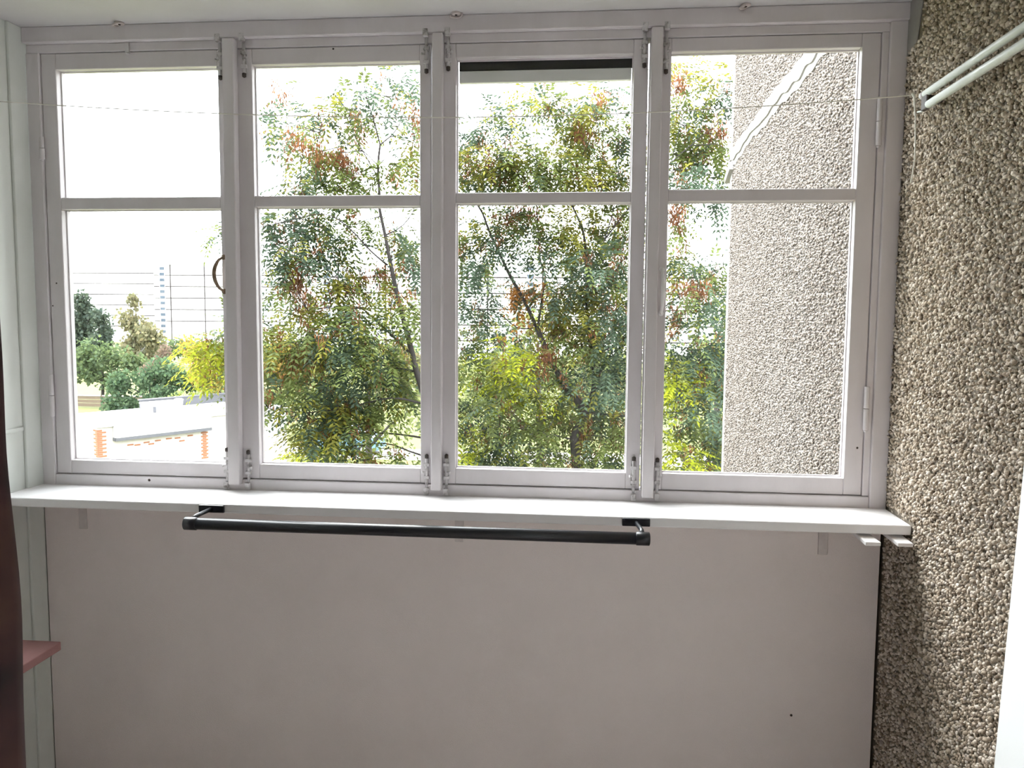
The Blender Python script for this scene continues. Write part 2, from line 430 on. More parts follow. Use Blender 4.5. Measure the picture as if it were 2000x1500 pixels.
def strip(parent, xt0, xt1, xb0, xb1, zb, zt):
    MB().hexa([(xb0, -.024, zb), (xb1, -.024, zb), (xb1, .0075, zb), (xb0, .0075, zb), (xt0, -.024, zt), (xt1, -.024, zt), (xt1, .0075, zt), (xt0, .0075, zt)]).obj('cover_strip', M_WOOD, parent, .003)
strip(w1, -1.133, -1.095, -1.144, -1.106, 1.024, 2.408)
strip(w3, -.481, -.449, -.486, -.454, 1.025, 2.408)
strip(w4, .166, .199, .1655, .201, 1.020, 2.408)

for w, x, z0, z1, k in ((w1, -1.1505, 2.300, 2.413, -1), (w2, -1.074, 2.306, 2.413, 1), (w2, -.503, 2.306, 2.412, -1), (w3, -.436, 2.312, 2.413, 1), (w3, .148, 2.309, 2.413, -1), (w4, .211, 2.290, 2.413, 1)):
    bolt(w, x, z0, z1, True, k)
for w, x, z0, z1, k in ((w1, -1.157, 1.018, 1.131, -1), (w2, -1.086, 1.018, 1.124, 1), (w2, -.504, 1.018, 1.125, -1), (w3, -.441, 1.018, 1.127, 1), (w3, .141, 1.018, 1.133, -1), (w4, .2125, 1.020, 1.131, 1)):
    bolt(w, x, z0, z1, False, k)
for w, x, z0, z1 in ((w1, -1.746, 2.055, 2.125), (w1, -1.748, 1.232, 1.367), (w4, .8195, 2.066, 2.203), (w4, .8195, 1.239, 1.369)):
    hinge(w, x, z0, z1)

def bow(parent, x, z0, z1, lean, mat):
    zm = (z0 + z1) / 2
    pts = []
    for k in range(13):
        t = k / 12
        a = math.sin(math.pi * t) ** .6
        pts.append((x + lean * a, SY0 - .004 - .028 * a, z0 + (z1 - z0) * t))
    h = MB().tube(pts, [.0040 + .0025 * math.sin(math.pi * k / 12) for k in range(13)], 10).obj('handle', mat, parent)
    for z in (z0, z1):
        MB().lathe((x, SY0, z), (0, -1, 0), [(0, .0085), (.0025, .0085), (.004, .005)], 12).obj('handle_foot', mat, h)
bow(w1, -1.156, 1.640, 1.748, -.018, M_BRASS)
bow(w4, .2125, 1.580, 1.712, .003, M_SILL)
MB().box(-1.457, -1.445, -.003, .0076, 2.376, 2.411).obj('catch_plate', M_STEEL, w1, .001)
# black felt and a pale board across the top of the third sash
MB().box(-.410, .115, .0465, .060, 2.3150, 2.3420).obj('felt_strip', M_RUBBER, w3, .002)
MB().box(-.410, .113, .0465, .064, 2.2790, 2.3145).obj('vent_board', M_SILL, w3, .002)

# nail holes and chips in the paint
for w, x, z, r in ((w1, -1.722, 1.664, .0032), (w1, -1.738, 1.591, .0026), (tr, -1.422, 1.027, .0048), (w4, .802, 1.184, .0035), (w2, -.793, 2.378, .0030)):
    yy = -.001 if w is tr else SY0
    MB().lathe((x, yy + .0005, z), (0, -1, 0), [(0, r), (.0009, r * .9), (.0012, .0004)], 9).obj('nail_head', M_RUST, w)
# ================================================================== SILL
sl = MB().box(XL, .888, -.200, .0, .977, 1.0045).obj('trim_4', M_SILL, None, .004, 3)
tag(sl, 'long white painted window sill under the sashes', kind='structure')
for x in (-1.655, -.399, .711):
    MB().box(x - .014, x + .014, -.005, -.0005, .858, .976).box(x - .014, x + .014, -.12, -.005, .9715, .9765)  .obj('bracket', M_BRACKET, sl, .0015)
for x0, x1 in ((.752, .792), (.836, .876)):
    MB().hexa([(x0 - .01, -.10, .966), (x1 - .01, -.10, .966), (x1, -.246, .957), (x0, -.246, .957), (x0 - .01, -.10, .9765), (x1 - .01, -.10, .9765), (x1, -.246, .9675), (x0, -.246, .9675)]).obj('support_slat', M_SILL, sl, .0015)

# ================================================================== THINGS INSIDE
def towel_rail():
    t = empty('towel_rail', (-.49, -.20, .97))
    tag(t, 'black metal rail on two arms along the front edge of the sill', 'rail')
    z = .9685
    MB().lathe((-1.128, -.292, z), (1, 0, 0), [(0, .0165), (1.262, .0165)], 24).obj('bar', M_BLACK, t)
    for x, s in ((-1.150, 1), (.172, -1)):
        MB().lathe((x, -.292, z), (s, 0, 0), [(0, .014), (.002, .0185), (.036, .0185), (.038, .0168)], 24).obj('end_cap', M_BLACK, t)
    for xp, xa in ((-1.111, -1.129), (.139, .151)):
        MB().box(xp - .039, xp + .039, -.2095, -.2005, .9800, 1.0025).obj('mounting_plate', M_BLACK, t, .002)
        MB().tube([(xp, -.208, .9905), (xa, -.262, .984), (xa, -.290, .979)], [.0062, .0062, .0075], 14).obj('arm', M_BLACK, t)
towel_rail()

def drying_rods():
    t = empty('drying_rods', (.85, -.25, 2.12))
    tag(t, 'two parallel grey tubes of a wall dryer, high on the pebble wall', 'drying rack')
    MB().tube([(.848, -.228, 2.145), (.848, -.60, 2.148), (.848, -1.35, 2.152)], .0092, 14).obj('tube', M_ROD, t)
    MB().tube([(.848, -.272, 2.113), (.848, -.60, 2.115), (.848, -1.35, 2.118)], .0100, 14).obj('tube', M_ROD, t)
    MB().lathe((.848, -.226, 2.145), (0, -1, 0), [(-.004, .003), (0, .0085), (.005, .0095), (.02, .0096)], 14).obj('tube_cap', M_WOOD, t)
    b = MB()
    b.box(.842, .854, -.272, -.236, 2.103, 2.150).box(.850, .884, -.268, -.244, 2.118, 2.138)
    b.obj('end_bracket', M_RUST, t, .003)
    MB().box(.842, .884, -1.30, -1.27, 2.10, 2.16).obj('wall_bracket', M_ROD, t, .003)
    MB().tube([(.848, -.255, 2.108), (.846, -.238, 2.104), (.843, -.215, 2.108)], .0022, 8).obj('wire_hook', M_ROD, t)
drying_rods()

pts = []
ctrl = [(-1.80, -.108, 2.209), (-1.602, -.113, 2.192), (-1.086, -.126, 2.157), (-.478, -.141, 2.132), (.101, -.155, 2.132), (.391, -.162, 2.140), (.737, -.171, 2.154), (.842, -.176, 2.162)]
cx = [c[0] for c in ctrl]
for k in range(61):
    x = -1.80 + 2.642 * k / 60
    pts.append((x, float(np.interp(x, cx, [c[1] for c in ctrl])), float(np.polyval(np.polyfit(cx, [c[2] for c in ctrl], 4), x))))
tag(MB().tube(pts, .0015, 6).obj('clothesline', M_STRING), 'thin clothesline stretched across the window from wall to wall', 'clothesline')
zt = pts[-1][2]
tag(MB().tube([(.842, -.176, zt + .004), (.846, -.180, zt - .006), (.848, -.190, 2.10), (.848, -.198, 2.03), (.848, -.200, 1.99), (.847, -.192, 1.955), (.846, -.183, 1.930)], [.0030, .0032, .0019, .0019, .0019, .0020, .0019], 8)
    .obj('cord', M_STRING), 'loose white cord end hanging beside the pebble wall', 'cord')

def ceiling_hook(x, y, label, turn):
    t = empty('ceiling_hook', (x, y, CZ)); tag(t, label, 'hook', 'clips along the ceiling edge above the window')
    MB().lathe((x, y, CZ), (0, 0, -1), [(0, .0140), (.004, .0145), (.006, .0115)], 18).obj('plate', M_CLIP, t)
    MB().lathe((x, y, CZ - .0055), (0, 0, -1), [(0, .004), (.002, .0035), (.003, .001)], 10).obj('screw', M_RUST, t)
    P = [(x + math.cos(turn + a) * .017, y - .004 + math.sin(turn + a) * .014, CZ - .008 - .003 * math.sin(a)) for a in [k * .35 for k in range(9)]]
    MB()  .tube([(P[0][0], P[0][1], CZ - .001)] + P, .0028, 8).obj('hook_wire', M_CLIP, t)
ceiling_hook(-1.455, -.030, 'small metal clip at the ceiling edge above the leftmost sash', 2.2)
ceiling_hook(-.407, -.030, 'small round clip at the ceiling edge above the third sash from the left', .3)
ceiling_hook(.429, -.030, 'small metal clip at the ceiling edge above the rightmost sash', 1.6)

sh = MB().box(XL, -1.537, -.52, -.300, .577, .603).obj('wall_shelf', M_PINK, None, .003)
tag(sh, 'pink painted board shelf on the left wall below the sill', 'shelf')

# white board leaning against the pebble wall
bd = MB().prism([(-.7045, .0), (-1.50, .0), (-1.50, 2.05), (-.836, 2.05)], 'x', .862, .872).obj('white_board', M_WHITE, None, .003)
tag(bd, 'smooth white board standing against the pebble wall at the right edge', 'board')

# curtain at the left, hanging in folds from a rail on the ceiling
def curtain():
    t = empty('curtain', (-1.12, -1.30, 0)); tag(t, 'dark maroon and brown patterned curtain at the left edge', 'curtain')
    nx, nz = 90, 60
    V, F = [], []
    rc = random.Random(3)
    for j in range(nz + 1):
        z = .06 + (2.40 - .06) * j / nz
        for i in range(nx + 1):
            s = i / nx
            edge = -.911 + .006 * math.exp(-((z - 1.10) / .12) ** 2) - .004 * math.exp(-((z - 1.35) / .1) ** 2)
            x = -1.34 + (edge + 1.34) * s
            y = -1.30 + .035 * math.sin(s * 25.3 + .4 * math.sin(z * 2)) * (1 - .25 * z / 2.4) + .010 * math.sin(s * 62.8 + z * 1.3)
            V.append((x, y, z))
    for j in range(nz):
        for i in range(nx):
            a = j * (nx + 1) + i
            F.append((a, a + 1, a + nx + 2, a + nx + 1))
    m, nt, b = newmat('curtain_cloth')
    N, L = nt.nodes, nt.links
    tc = N.new('ShaderNodeTexCoord'); vo = N.new('ShaderNodeTexNoise'); vo.inputs['Scale'].default_value = 5.5; vo.inputs['Detail'].default_value = 3
    L.new(tc.outputs['Object'], vo.inputs['Vector'])
    cr = N.new('ShaderNodeValToRGB'); e = cr.color_ramp.elements
    e[0].position, e[0].color = .36, (.020, .010, .011, 1)
    e[1].position, e[1].color = .72, (.085, .048, .022, 1)
    q = e.new(.47); q.color = (.050, .018, .019, 1)
    q = e.new(.58); q.color = (.070, .028, .022, 1)
    L.new(vo.outputs['Fac'], cr.inputs['Fac']); L.new(cr.outputs['Color'], b.inputs['Base Color'])
    b.inputs['Roughness'].default_value = .85; b.inputs['Sheen Weight'].default_value = .15
    o = np_mesh('cloth', np.array(V), np.array(F), m, t, smooth=True)
    md = o.modifiers.new('thickness', 'SOLIDIFY'); md.thickness = .003
    r = empty('curtain_rail', (-1.3, -1.30, CZ)); tag(r, 'ceiling rail carrying the maroon curtain', 'curtain rail')
    MB().box(-1.78, -.88, -1.318, -1.282, CZ - .022, CZ).obj('track', M_SILL, r, .002)
    for k in range(12):
        x = -1.33 + k * .038
        MB().tube([(x, -1.30, CZ - .02), (x, -1.30, 2.404)], .003, 6).obj('glider', M_SILL, r)
curtain()


# ================================================================== OUTSIDE
GZ = -6.0
M_GRASS = paint('lawn', (0.078, 0.086, 0.014), (0.060, 0.062, 0.018), 0.95, .35, 0.8, 0.4, 3)
M_PATH = paint('asphalt_path', (0.22, 0.21, 0.20), (0.18, 0.17, 0.16), 0.9, 2, 0.6, 0.3, 20)
M_LIME = paint('whitewashed_brick', (0.34, 0.325, 0.30), (0.26, 0.225, 0.19), 0.9, 2.5, 0.6, 0.3, 12)
M_BRICK = paint('orange_brick', (0.20, 0.075, 0.032), (0.13, 0.05, 0.024), 0.9, 6, 0.7, 0.3, 40)
M_ROOF = paint('pale_roofing', (0.36, 0.355, 0.345), (0.27, 0.26, 0.255), 0.9, 1.2, 0.6, 0.3, 12)
M_SLATE = paint('grey_sheet', (0.060, 0.060, 0.068), (0.040, 0.040, 0.047), 0.7, 3, 0.6, 0.2, 12)
M_BLOCK = paint('pale_concrete_panel', (0.80, 0.79, 0.77), (0.75, 0.74, 0.72), 0.9, .12, 0.5, 0.0)
M_JOINT = paint('panel_joint', (0.022, 0.017, 0.018), (0.035, 0.027, 0.028), 0.9, .2, 0.6, 0.0)
M_WIN = paint('stair_window_glass', (0.035, 0.048, 0.066), (0.085, 0.10, 0.12), 0.5, .25, 0.9, 0.0, spec=0.2)
M_WINL = paint('flat_window_glass', (0.13, 0.14, 0.145), (0.17, 0.175, 0.18), 0.15, .2, 0.9, 0.0, spec=0.8)
M_BOARD = paint('brown_fence_board', (0.085, 0.062, 0.040), (0.06, 0.043, 0.028), 0.85, 3, 0.7, 0.2, 20)
M_CAR = paint('light_blue_car_paint', (0.09, 0.17, 0.26), (0.08, 0.15, 0.24), 0.25, 2, 0.3, 0.0)
M_CARG = paint('car_window', (0.03, 0.04, 0.05), None, 0.1, 2, 0.3, 0.0, spec=0.8)

tag(MB().box(-260, 200, 1.5, 420, GZ - .5, GZ).obj('ground', M_GRASS), 'sunlit yellow green lawn below the window', kind='structure')
tag(MB().box(-260, 200, -200, 1.5, GZ - .5, GZ).obj('grey_ground', M_PATH), 'unseen grey ground around the house, added to keep bounced light neutral', kind='structure')  # unseen ground, made grey so the light bounced indoors stays neutral
tag(MB().box(-60, 40, 38.2, 41.5, GZ, GZ + .03).obj('path', M_PATH), 'asphalt drive crossing the lawn', kind='structure')

TINT = {'g': (.054, .079, .050), 'm': (.092, .114, .033), 'y': (.165, .160, .028), 'Y': (.255, .285, .018), 'b': (.185, .078, .034), 'o': (.28, .125, .032)}
rt = np.random.default_rng(21)

def frame_of(d):
    d = d / np.linalg.norm(d)
    s = np.cross(d, (0, 0, 1.0)); n = np.linalg.norm(s)
    s = np.array((1.0, 0, 0)) if n < 1e-3 else s / n
    return d, s, np.cross(s, d)

def pinnate(base, d, length, pairs, ll, lw):
    """one compound leaf: leaflets in pairs along a drooping stalk; returns quads"""
    d, s, u = frame_of(d)
    out = []
    for k in range(pairs + 1):
        t = .25 + .75 * k / pairs
        p = base + d * length * t + np.array((0, 0, -.30 * length * t * t))
        for side in ((0,) if k == pairs else (-1, 1)):
            a = d * (.5 if side else 1.0) + s * side * .85 + np.array((0, 0, -.28)) + rt.normal(size=3) * .12
            a /= np.linalg.norm(a)
            w = np.cross(a, u); w /= (np.linalg.norm(w) + 1e-9)
            L = ll * rt.uniform(.8, 1.15); m = p + a * L * .45
            out.append((p, m + w * lw * .5 + u * lw * .12, p + a * L, m - w * lw * .5 + u * lw * .12))
    return out

def tuft_foliage(tufts, dens, ll=.066, lw=.0245, length=.22):
    LV, LT, SV, ST = [], [], [], []
    for (x, y, z, rx, rz, n, k) in tufts:
        c = np.array((x, y, z)); ry = max(rx, .12) * 1.2
        main = 'm' if k == 'b' else k
        for _ in range(max(1, int(round(n * dens * (.55 if k == 'b' else 1))))):
            o = rt.normal(size=3) * .5; off = o * (rx, ry, rz)
            dr = np.array((o[0], o[1], .15 * o[2])) + rt.normal(size=3) * .35 + np.array((0, 0, -.22))
            kk = main if rt.random() < .78 else str(rt.choice(['g', 'm', 'y']))
            col = np.array(TINT[kk]) * rt.uniform(.8, 1.25)
            for q in pinnate(c + off, dr, length * rt.uniform(.75, 1.2), int(rt.integers(4, 6)), ll, lw):
                LV.extend(q); LT.extend([col] * 4)
        nb = n * 1.9 if k in 'bo' else (n * .22)
        for _ in range(int(nb + rt.random())):
            o = rt.normal(size=3) * .45; p = c + o * (rx, ry, rz)
            col0 = np.array(TINT['o' if k == 'o' else 'b']) * rt.uniform(.6, 1.2)
            for _s in range(30):
                q = p + rt.normal(size=3) * (.030, .030, .045)
                a = np.array((rt.normal() * .25, rt.normal() * .25, -1.0)); a /= np.linalg.norm(a)
                w = np.cross(a, rt.normal(size=3)); w /= np.linalg.norm(w)
                L = rt.uniform(.035, .055)
                SV.extend((q, q + a * L * .5 + w * .0058, q + a * L, q + a * L * .5 - w * .0058)); ST.extend([col0 * rt.uniform(.7, 1.3)] * 4)
    return (np.array(LV), np.array(LT)), (np.array(SV), np.array(ST))

def quads(n): return np.arange(n * 4).reshape(n, 4)

def big_tree(name, label, limbs, tufts, dens, base):
    t = empty(name, base); tag(t, label, 'tree', 'tall ash trees outside the window')
    rl = random.Random(name + label)
    nodes = []
    for i, lb in enumerate(limbs):
        dy = 0 if i == 0 else rl.uniform(-.35, .4)
        P = []
        for j, q in enumerate(lb):
            k = j / (len(lb) - 1)
            P.append(Vector((q[0], q[1] + dy * k, q[2])))
        # soften the polyline
        Q, R = [], []
        for j in range(len(P) - 1):
            p0, p1, p2, p3 = P[max(j - 1, 0)], P[j], P[j + 1], P[min(j + 2, len(P) - 1)]
            for s in (0, .33, .66):
                Q.append(0.5 * ((2 * p1) + (p2 - p0) * s + (2 * p0 - 5 * p1 + 4 * p2 - p3) * s * s + (3 * p1 - p0 - 3 * p2 + p3) * s ** 3))
                R.append(lb[j][3] * (1 - s) + lb[j + 1][3] * s)
        Q.append(P[-1]); R.append(lb[-1][3])
        MB().tube(Q, [r_ * .8 for r_ in R], 9).obj('trunk' if i == 0 else 'branch', M_BARK, t)
        nodes += [(q, r) for q, r in zip(Q, R) if q.z > -.4]
    tw = MB()
    for (x, y, z, rx, rz, n, k) in tufts:
        c = Vector((x, y, z))
        q, r = min(nodes, key=lambda e: (e[0] - c).length + (.35 if e[0].z > c.z + .1 else 0))
        m = (q + c) / 2 + Vector((rl.uniform(-.06, .06), rl.uniform(-.06, .06), rl.uniform(-.02, .08)))
        tw.tube([q, m, c], [min(r, .0055), .0035, .0018], 5)
        for _ in range(3):
            e = c + Vector((rl.uniform(-1, 1) * rx, rl.uniform(-1, 1) * rx, rl.uniform(-.9, .9) * rz))
            tw.tube([m.lerp(c, rl.uniform(.2, .9)), (c + e) / 2 + Vector((0, 0, .02)), e], [.0026, .002, .0012], 4)
    tag(tw.obj('twigs', M_BARK, t), kind='stuff')
    (lv, lt), (sv, st) = tuft_foliage(tufts, dens)
    tag(np_mesh('foliage', lv, quads(len(lv) // 4), M_LEAF, t, lt), kind='stuff')
    tag(np_mesh('seed_bunches', sv, quads(len(sv) // 4), M_LEAF, t, st), 'hanging brown seed bunches', kind='stuff')
    return t

TREE_A_LIMBS=[[(-1.16,5.00,-5.02,0.110),(-1.26,4.80,-1.24,0.075),(-1.42,4.60,0.58,0.042),(-1.54,4.60,1.06,0.034),(-1.60,4.60,1.31,0.031),(-1.68,4.60,1.61,0.027),(-1.76,4.60,1.96,0.023),(-1.82,4.60,2.27,0.019),(-1.87,4.60,2.51,0.016),(-1.87,4.60,2.63,0.015),(-1.88,4.60,2.88,0.013),(-1.86,4.60,3.06,0.011)],
 [(-1.86,4.60,3.06,0.009),(-1.90,4.60,3.27,0.007),(-1.93,4.60,3.41,0.005),(-1.95,4.60,3.64,0.004)],
 [(-1.86,4.60,3.06,0.008),(-1.76,4.60,3.20,0.006),(-1.71,4.60,3.39,0.005),(-1.66,4.60,3.68,0.004)],
 [(-1.58,4.60,1.21,0.016),(-1.75,4.60,1.38,0.012),(-1.91,4.60,1.53,0.010),(-2.04,4.60,1.63,0.007),(-2.25,4.60,1.64,0.005),(-2.49,4.60,1.60,0.004)],
 [(-1.80,4.60,2.01,0.011),(-1.93,4.60,2.13,0.009),(-2.12,4.60,2.34,0.007),(-2.30,4.60,2.43,0.005),(-2.58,4.60,2.36,0.004)],
 [(-1.87,4.60,2.76,0.007),(-2.06,4.60,3.12,0.005),(-2.10,4.60,3.32,0.004),(-2.28,4.60,3.52,0.003)],
 [(-1.88,4.60,2.88,0.006),(-1.99,4.60,2.99,0.005),(-2.10,4.60,3.03,0.004),(-2.33,4.60,3.12,0.003)],
 [(-1.82,4.60,2.27,0.008),(-1.65,4.60,2.36,0.006),(-1.53,4.60,2.54,0.004),(-1.51,4.60,2.85,0.003)],
 [(-1.54,4.60,1.06,0.014),(-1.74,4.60,1.09,0.010),(-1.98,4.60,1.11,0.007),(-2.36,4.60,1.08,0.005),(-2.74,4.60,1.14,0.004)],
 [(-1.46,4.60,0.77,0.014),(-1.75,4.60,0.83,0.010),(-2.08,4.60,0.76,0.007),(-2.46,4.60,0.70,0.005),(-2.80,4.60,0.74,0.004)],
 [(-1.39,4.60,0.45,0.015),(-1.70,4.60,0.48,0.010),(-2.08,4.60,0.48,0.007),(-2.56,4.60,0.42,0.005)],
 [(-1.35,4.60,0.26,0.014),(-1.61,4.60,0.32,0.010),(-1.89,4.60,0.38,0.007),(-2.32,4.60,0.31,0.005)],
 [(-2.04,4.60,1.63,0.005),(-2.26,4.60,1.82,0.004),(-2.44,4.60,2.00,0.003)],
 [(-1.75,4.60,1.38,0.006),(-1.79,4.60,1.64,0.005),(-1.74,4.60,1.82,0.003)]]
TREE_B_LIMBS=[[(0.18,5.60,-5.42,0.140),(0.05,5.60,-2.03,0.100),(-0.12,5.60,0.11,0.060),(-0.13,5.60,0.37,0.055),(-0.04,5.60,0.61,0.050),(-0.25,5.60,0.87,0.042),(-0.32,5.60,1.01,0.038),(-0.40,5.60,1.16,0.035),(-0.53,5.60,1.45,0.032)],
 [(-0.53,5.60,1.45,0.024),(-0.66,5.60,1.72,0.022),(-0.80,5.60,1.96,0.020),(-0.89,5.60,2.14,0.018),(-1.02,5.60,2.41,0.015),(-1.10,5.60,2.61,0.012),(-1.23,5.60,2.80,0.009),(-1.33,5.60,3.02,0.006)],
 [(-0.52,5.60,1.45,0.016),(-0.48,5.60,1.74,0.014),(-0.45,5.60,1.96,0.012),(-0.50,5.60,2.12,0.010),(-0.53,5.60,2.47,0.008),(-0.55,5.60,2.87,0.006),(-0.56,5.60,3.16,0.006),(-0.73,5.60,3.29,0.004)],
 [(-0.10,5.60,0.37,0.040),(0.05,5.60,0.84,0.030),(0.02,5.60,1.20,0.026),(-0.03,5.60,1.62,0.023),(-0.03,5.60,1.91,0.020),(-0.07,5.60,2.37,0.016),(-0.15,5.60,2.59,0.013),(-0.25,5.60,2.83,0.011),(-0.24,5.60,3.16,0.008),(-0.19,5.60,3.51,0.005),(-0.05,5.60,3.80,0.004)],
 [(-0.03,5.60,1.91,0.010),(0.13,5.60,2.32,0.008),(0.22,5.60,2.66,0.006),(0.26,5.60,3.16,0.004),(0.20,5.60,3.65,0.003)],
 [(-0.55,5.60,1.45,0.010),(-0.73,5.60,1.45,0.008),(-0.94,5.60,1.60,0.006),(-1.20,5.60,1.65,0.004)],
 [(-0.32,5.60,1.01,0.010),(-0.62,5.60,1.04,0.008),(-0.88,5.60,0.96,0.006),(-1.19,5.60,1.03,0.004)],
 [(0.02,5.60,1.15,0.014),(0.35,5.60,1.36,0.010),(0.74,5.60,1.67,0.008),(1.04,5.60,1.87,0.006),(1.32,5.60,2.07,0.004)],
 [(0.05,5.60,0.84,0.014),(0.46,5.60,0.95,0.010),(0.91,5.60,1.06,0.008),(1.25,5.60,1.22,0.005)],
 [(-0.04,5.60,0.61,0.014),(0.36,5.60,0.59,0.010),(0.82,5.60,0.65,0.008),(1.27,5.60,0.61,0.005)],
 [(-0.13,5.60,0.32,0.012),(-0.51,5.60,0.41,0.009),(-0.88,5.60,0.46,0.006),(-1.19,5.60,0.40,0.004)],
 [(0.13,5.60,2.32,0.009),(0.47,5.60,2.76,0.007),(0.76,5.60,3.05,0.006),(1.00,5.60,3.25,0.005),(1.24,5.60,3.43,0.003)],
 [(0.76,5.60,3.05,0.005),(0.85,5.60,3.44,0.004),(0.91,5.60,3.73,0.003)],
 [(0.89,5.60,1.67,0.006),(1.04,5.60,1.67,0.005),(1.24,5.60,1.52,0.004)]]
TREE_A_TUFTS=[(-2.95,5.05,3.58,0.11,0.18,3,'b'),(-2.77,4.64,3.31,0.08,0.11,2,'g'),(-2.81,5.08,3.33,0.13,0.11,5,'y'),(-2.45,4.23,3.02,0.10,0.09,4,'b'),
 (-2.33,4.73,3.35,0.16,0.15,7,'y'),(-2.07,4.51,3.34,0.15,0.13,6,'m'),(-2.15,4.91,3.30,0.14,0.14,5,'b'),(-2.38,4.32,2.93,0.19,0.08,3,'b'),
 (-2.46,4.98,3.09,0.18,0.10,8,'y'),(-2.24,4.67,2.92,0.12,0.12,9,'b'),(-2.67,5.01,2.91,0.24,0.10,3,'g'),(-2.11,4.60,2.81,0.16,0.11,7,'m'),
 (-2.56,4.56,2.66,0.18,0.07,8,'g'),(-2.44,4.90,2.73,0.19,0.09,8,'m'),(-2.20,5.08,2.75,0.19,0.08,6,'g'),(-1.71,4.50,2.85,0.13,0.16,7,'m'),
 (-1.68,5.07,3.10,0.11,0.24,9,'y'),(-1.69,5.03,3.72,0.15,0.16,6,'g'),(-1.68,4.32,3.39,0.14,0.20,4,'g'),(-2.09,4.73,3.55,0.14,0.09,3,'g'),
 (-1.59,4.82,3.30,0.07,0.14,4,'b'),(-1.99,5.05,3.77,0.19,0.12,3,'g'),(-2.78,4.78,2.94,0.14,0.14,2,'g'),(-2.34,4.28,3.24,0.11,0.09,2,'g'),
 (-2.86,4.62,3.22,0.09,0.07,2,'g'),(-2.85,4.62,2.41,0.13,0.10,8,'g'),(-2.64,4.63,2.37,0.20,0.14,12,'g'),(-2.59,5.06,2.49,0.19,0.11,10,'m'),
 (-2.54,4.48,2.12,0.27,0.12,16,'g'),(-2.70,4.36,2.07,0.13,0.10,7,'g'),(-2.36,4.65,2.19,0.22,0.13,13,'g'),(-2.11,4.76,2.38,0.18,0.17,12,'m'),
 (-1.75,5.04,2.27,0.13,0.19,9,'m'),(-1.62,4.70,2.05,0.11,0.14,7,'g'),(-2.57,4.40,1.88,0.11,0.20,11,'b'),(-2.70,5.03,1.69,0.10,0.17,8,'b'),
 (-2.26,4.62,1.91,0.15,0.11,7,'y'),(-2.17,4.79,1.83,0.18,0.14,8,'b'),(-2.42,4.60,1.59,0.26,0.13,15,'y'),(-2.04,4.36,1.58,0.21,0.12,12,'m'),
 (-1.84,4.81,1.73,0.19,0.18,8,'y'),(-1.95,4.88,1.92,0.14,0.14,5,'b'),(-1.53,4.33,1.64,0.10,0.16,8,'m'),(-2.83,4.59,1.26,0.17,0.13,9,'y'),
 (-2.51,4.49,1.36,0.30,0.17,18,'m'),(-2.11,4.31,1.37,0.25,0.13,15,'g'),(-1.81,4.36,1.28,0.21,0.17,14,'m'),(-2.92,5.06,1.02,0.22,0.18,13,'b'),
 (-2.54,4.99,1.00,0.28,0.18,17,'m'),(-2.04,4.51,1.08,0.21,0.13,13,'g'),(-1.80,4.85,1.07,0.21,0.18,14,'m'),(-2.65,4.19,0.90,0.14,0.11,9,'m'),
 (-2.71,5.02,0.70,0.28,0.18,18,'g'),(-2.29,4.66,0.75,0.26,0.17,18,'g'),(-2.06,4.93,0.77,0.27,0.16,15,'m'),(-2.44,4.41,0.53,0.18,0.16,13,'y'),
 (-2.33,4.51,0.53,0.26,0.16,17,'g'),(-2.03,4.48,0.58,0.20,0.12,10,'m'),(-2.66,5.07,0.20,0.22,0.11,11,'Y'),(-2.16,4.56,0.27,0.26,0.09,12,'y'),
 (-1.78,4.62,0.27,0.25,0.10,10,'m'),(-1.76,5.06,0.86,0.14,0.14,8,'g'),(-3.10,5.01,1.44,0.11,0.14,6,'m'),(-2.52,4.53,1.17,0.18,0.11,8,'b'),
 (-2.26,4.44,0.73,0.18,0.13,8,'y'),(-2.93,4.92,1.83,0.12,0.09,4,'g'),(-3.34,4.25,1.31,0.10,0.11,8,'Y'),(-3.42,4.52,1.12,0.09,0.13,7,'Y'),
 (-3.59,4.98,2.38,0.04,0.06,2,'m'),(-3.81,5.02,1.13,0.10,0.10,4,'y'),(-3.28,4.37,1.35,0.05,0.10,5,'y'),(-3.00,4.22,1.41,0.13,0.21,8,'m'),
 (-3.34,4.90,0.95,0.14,0.24,8,'m'),(-3.21,4.74,2.33,0.12,0.18,6,'g')]
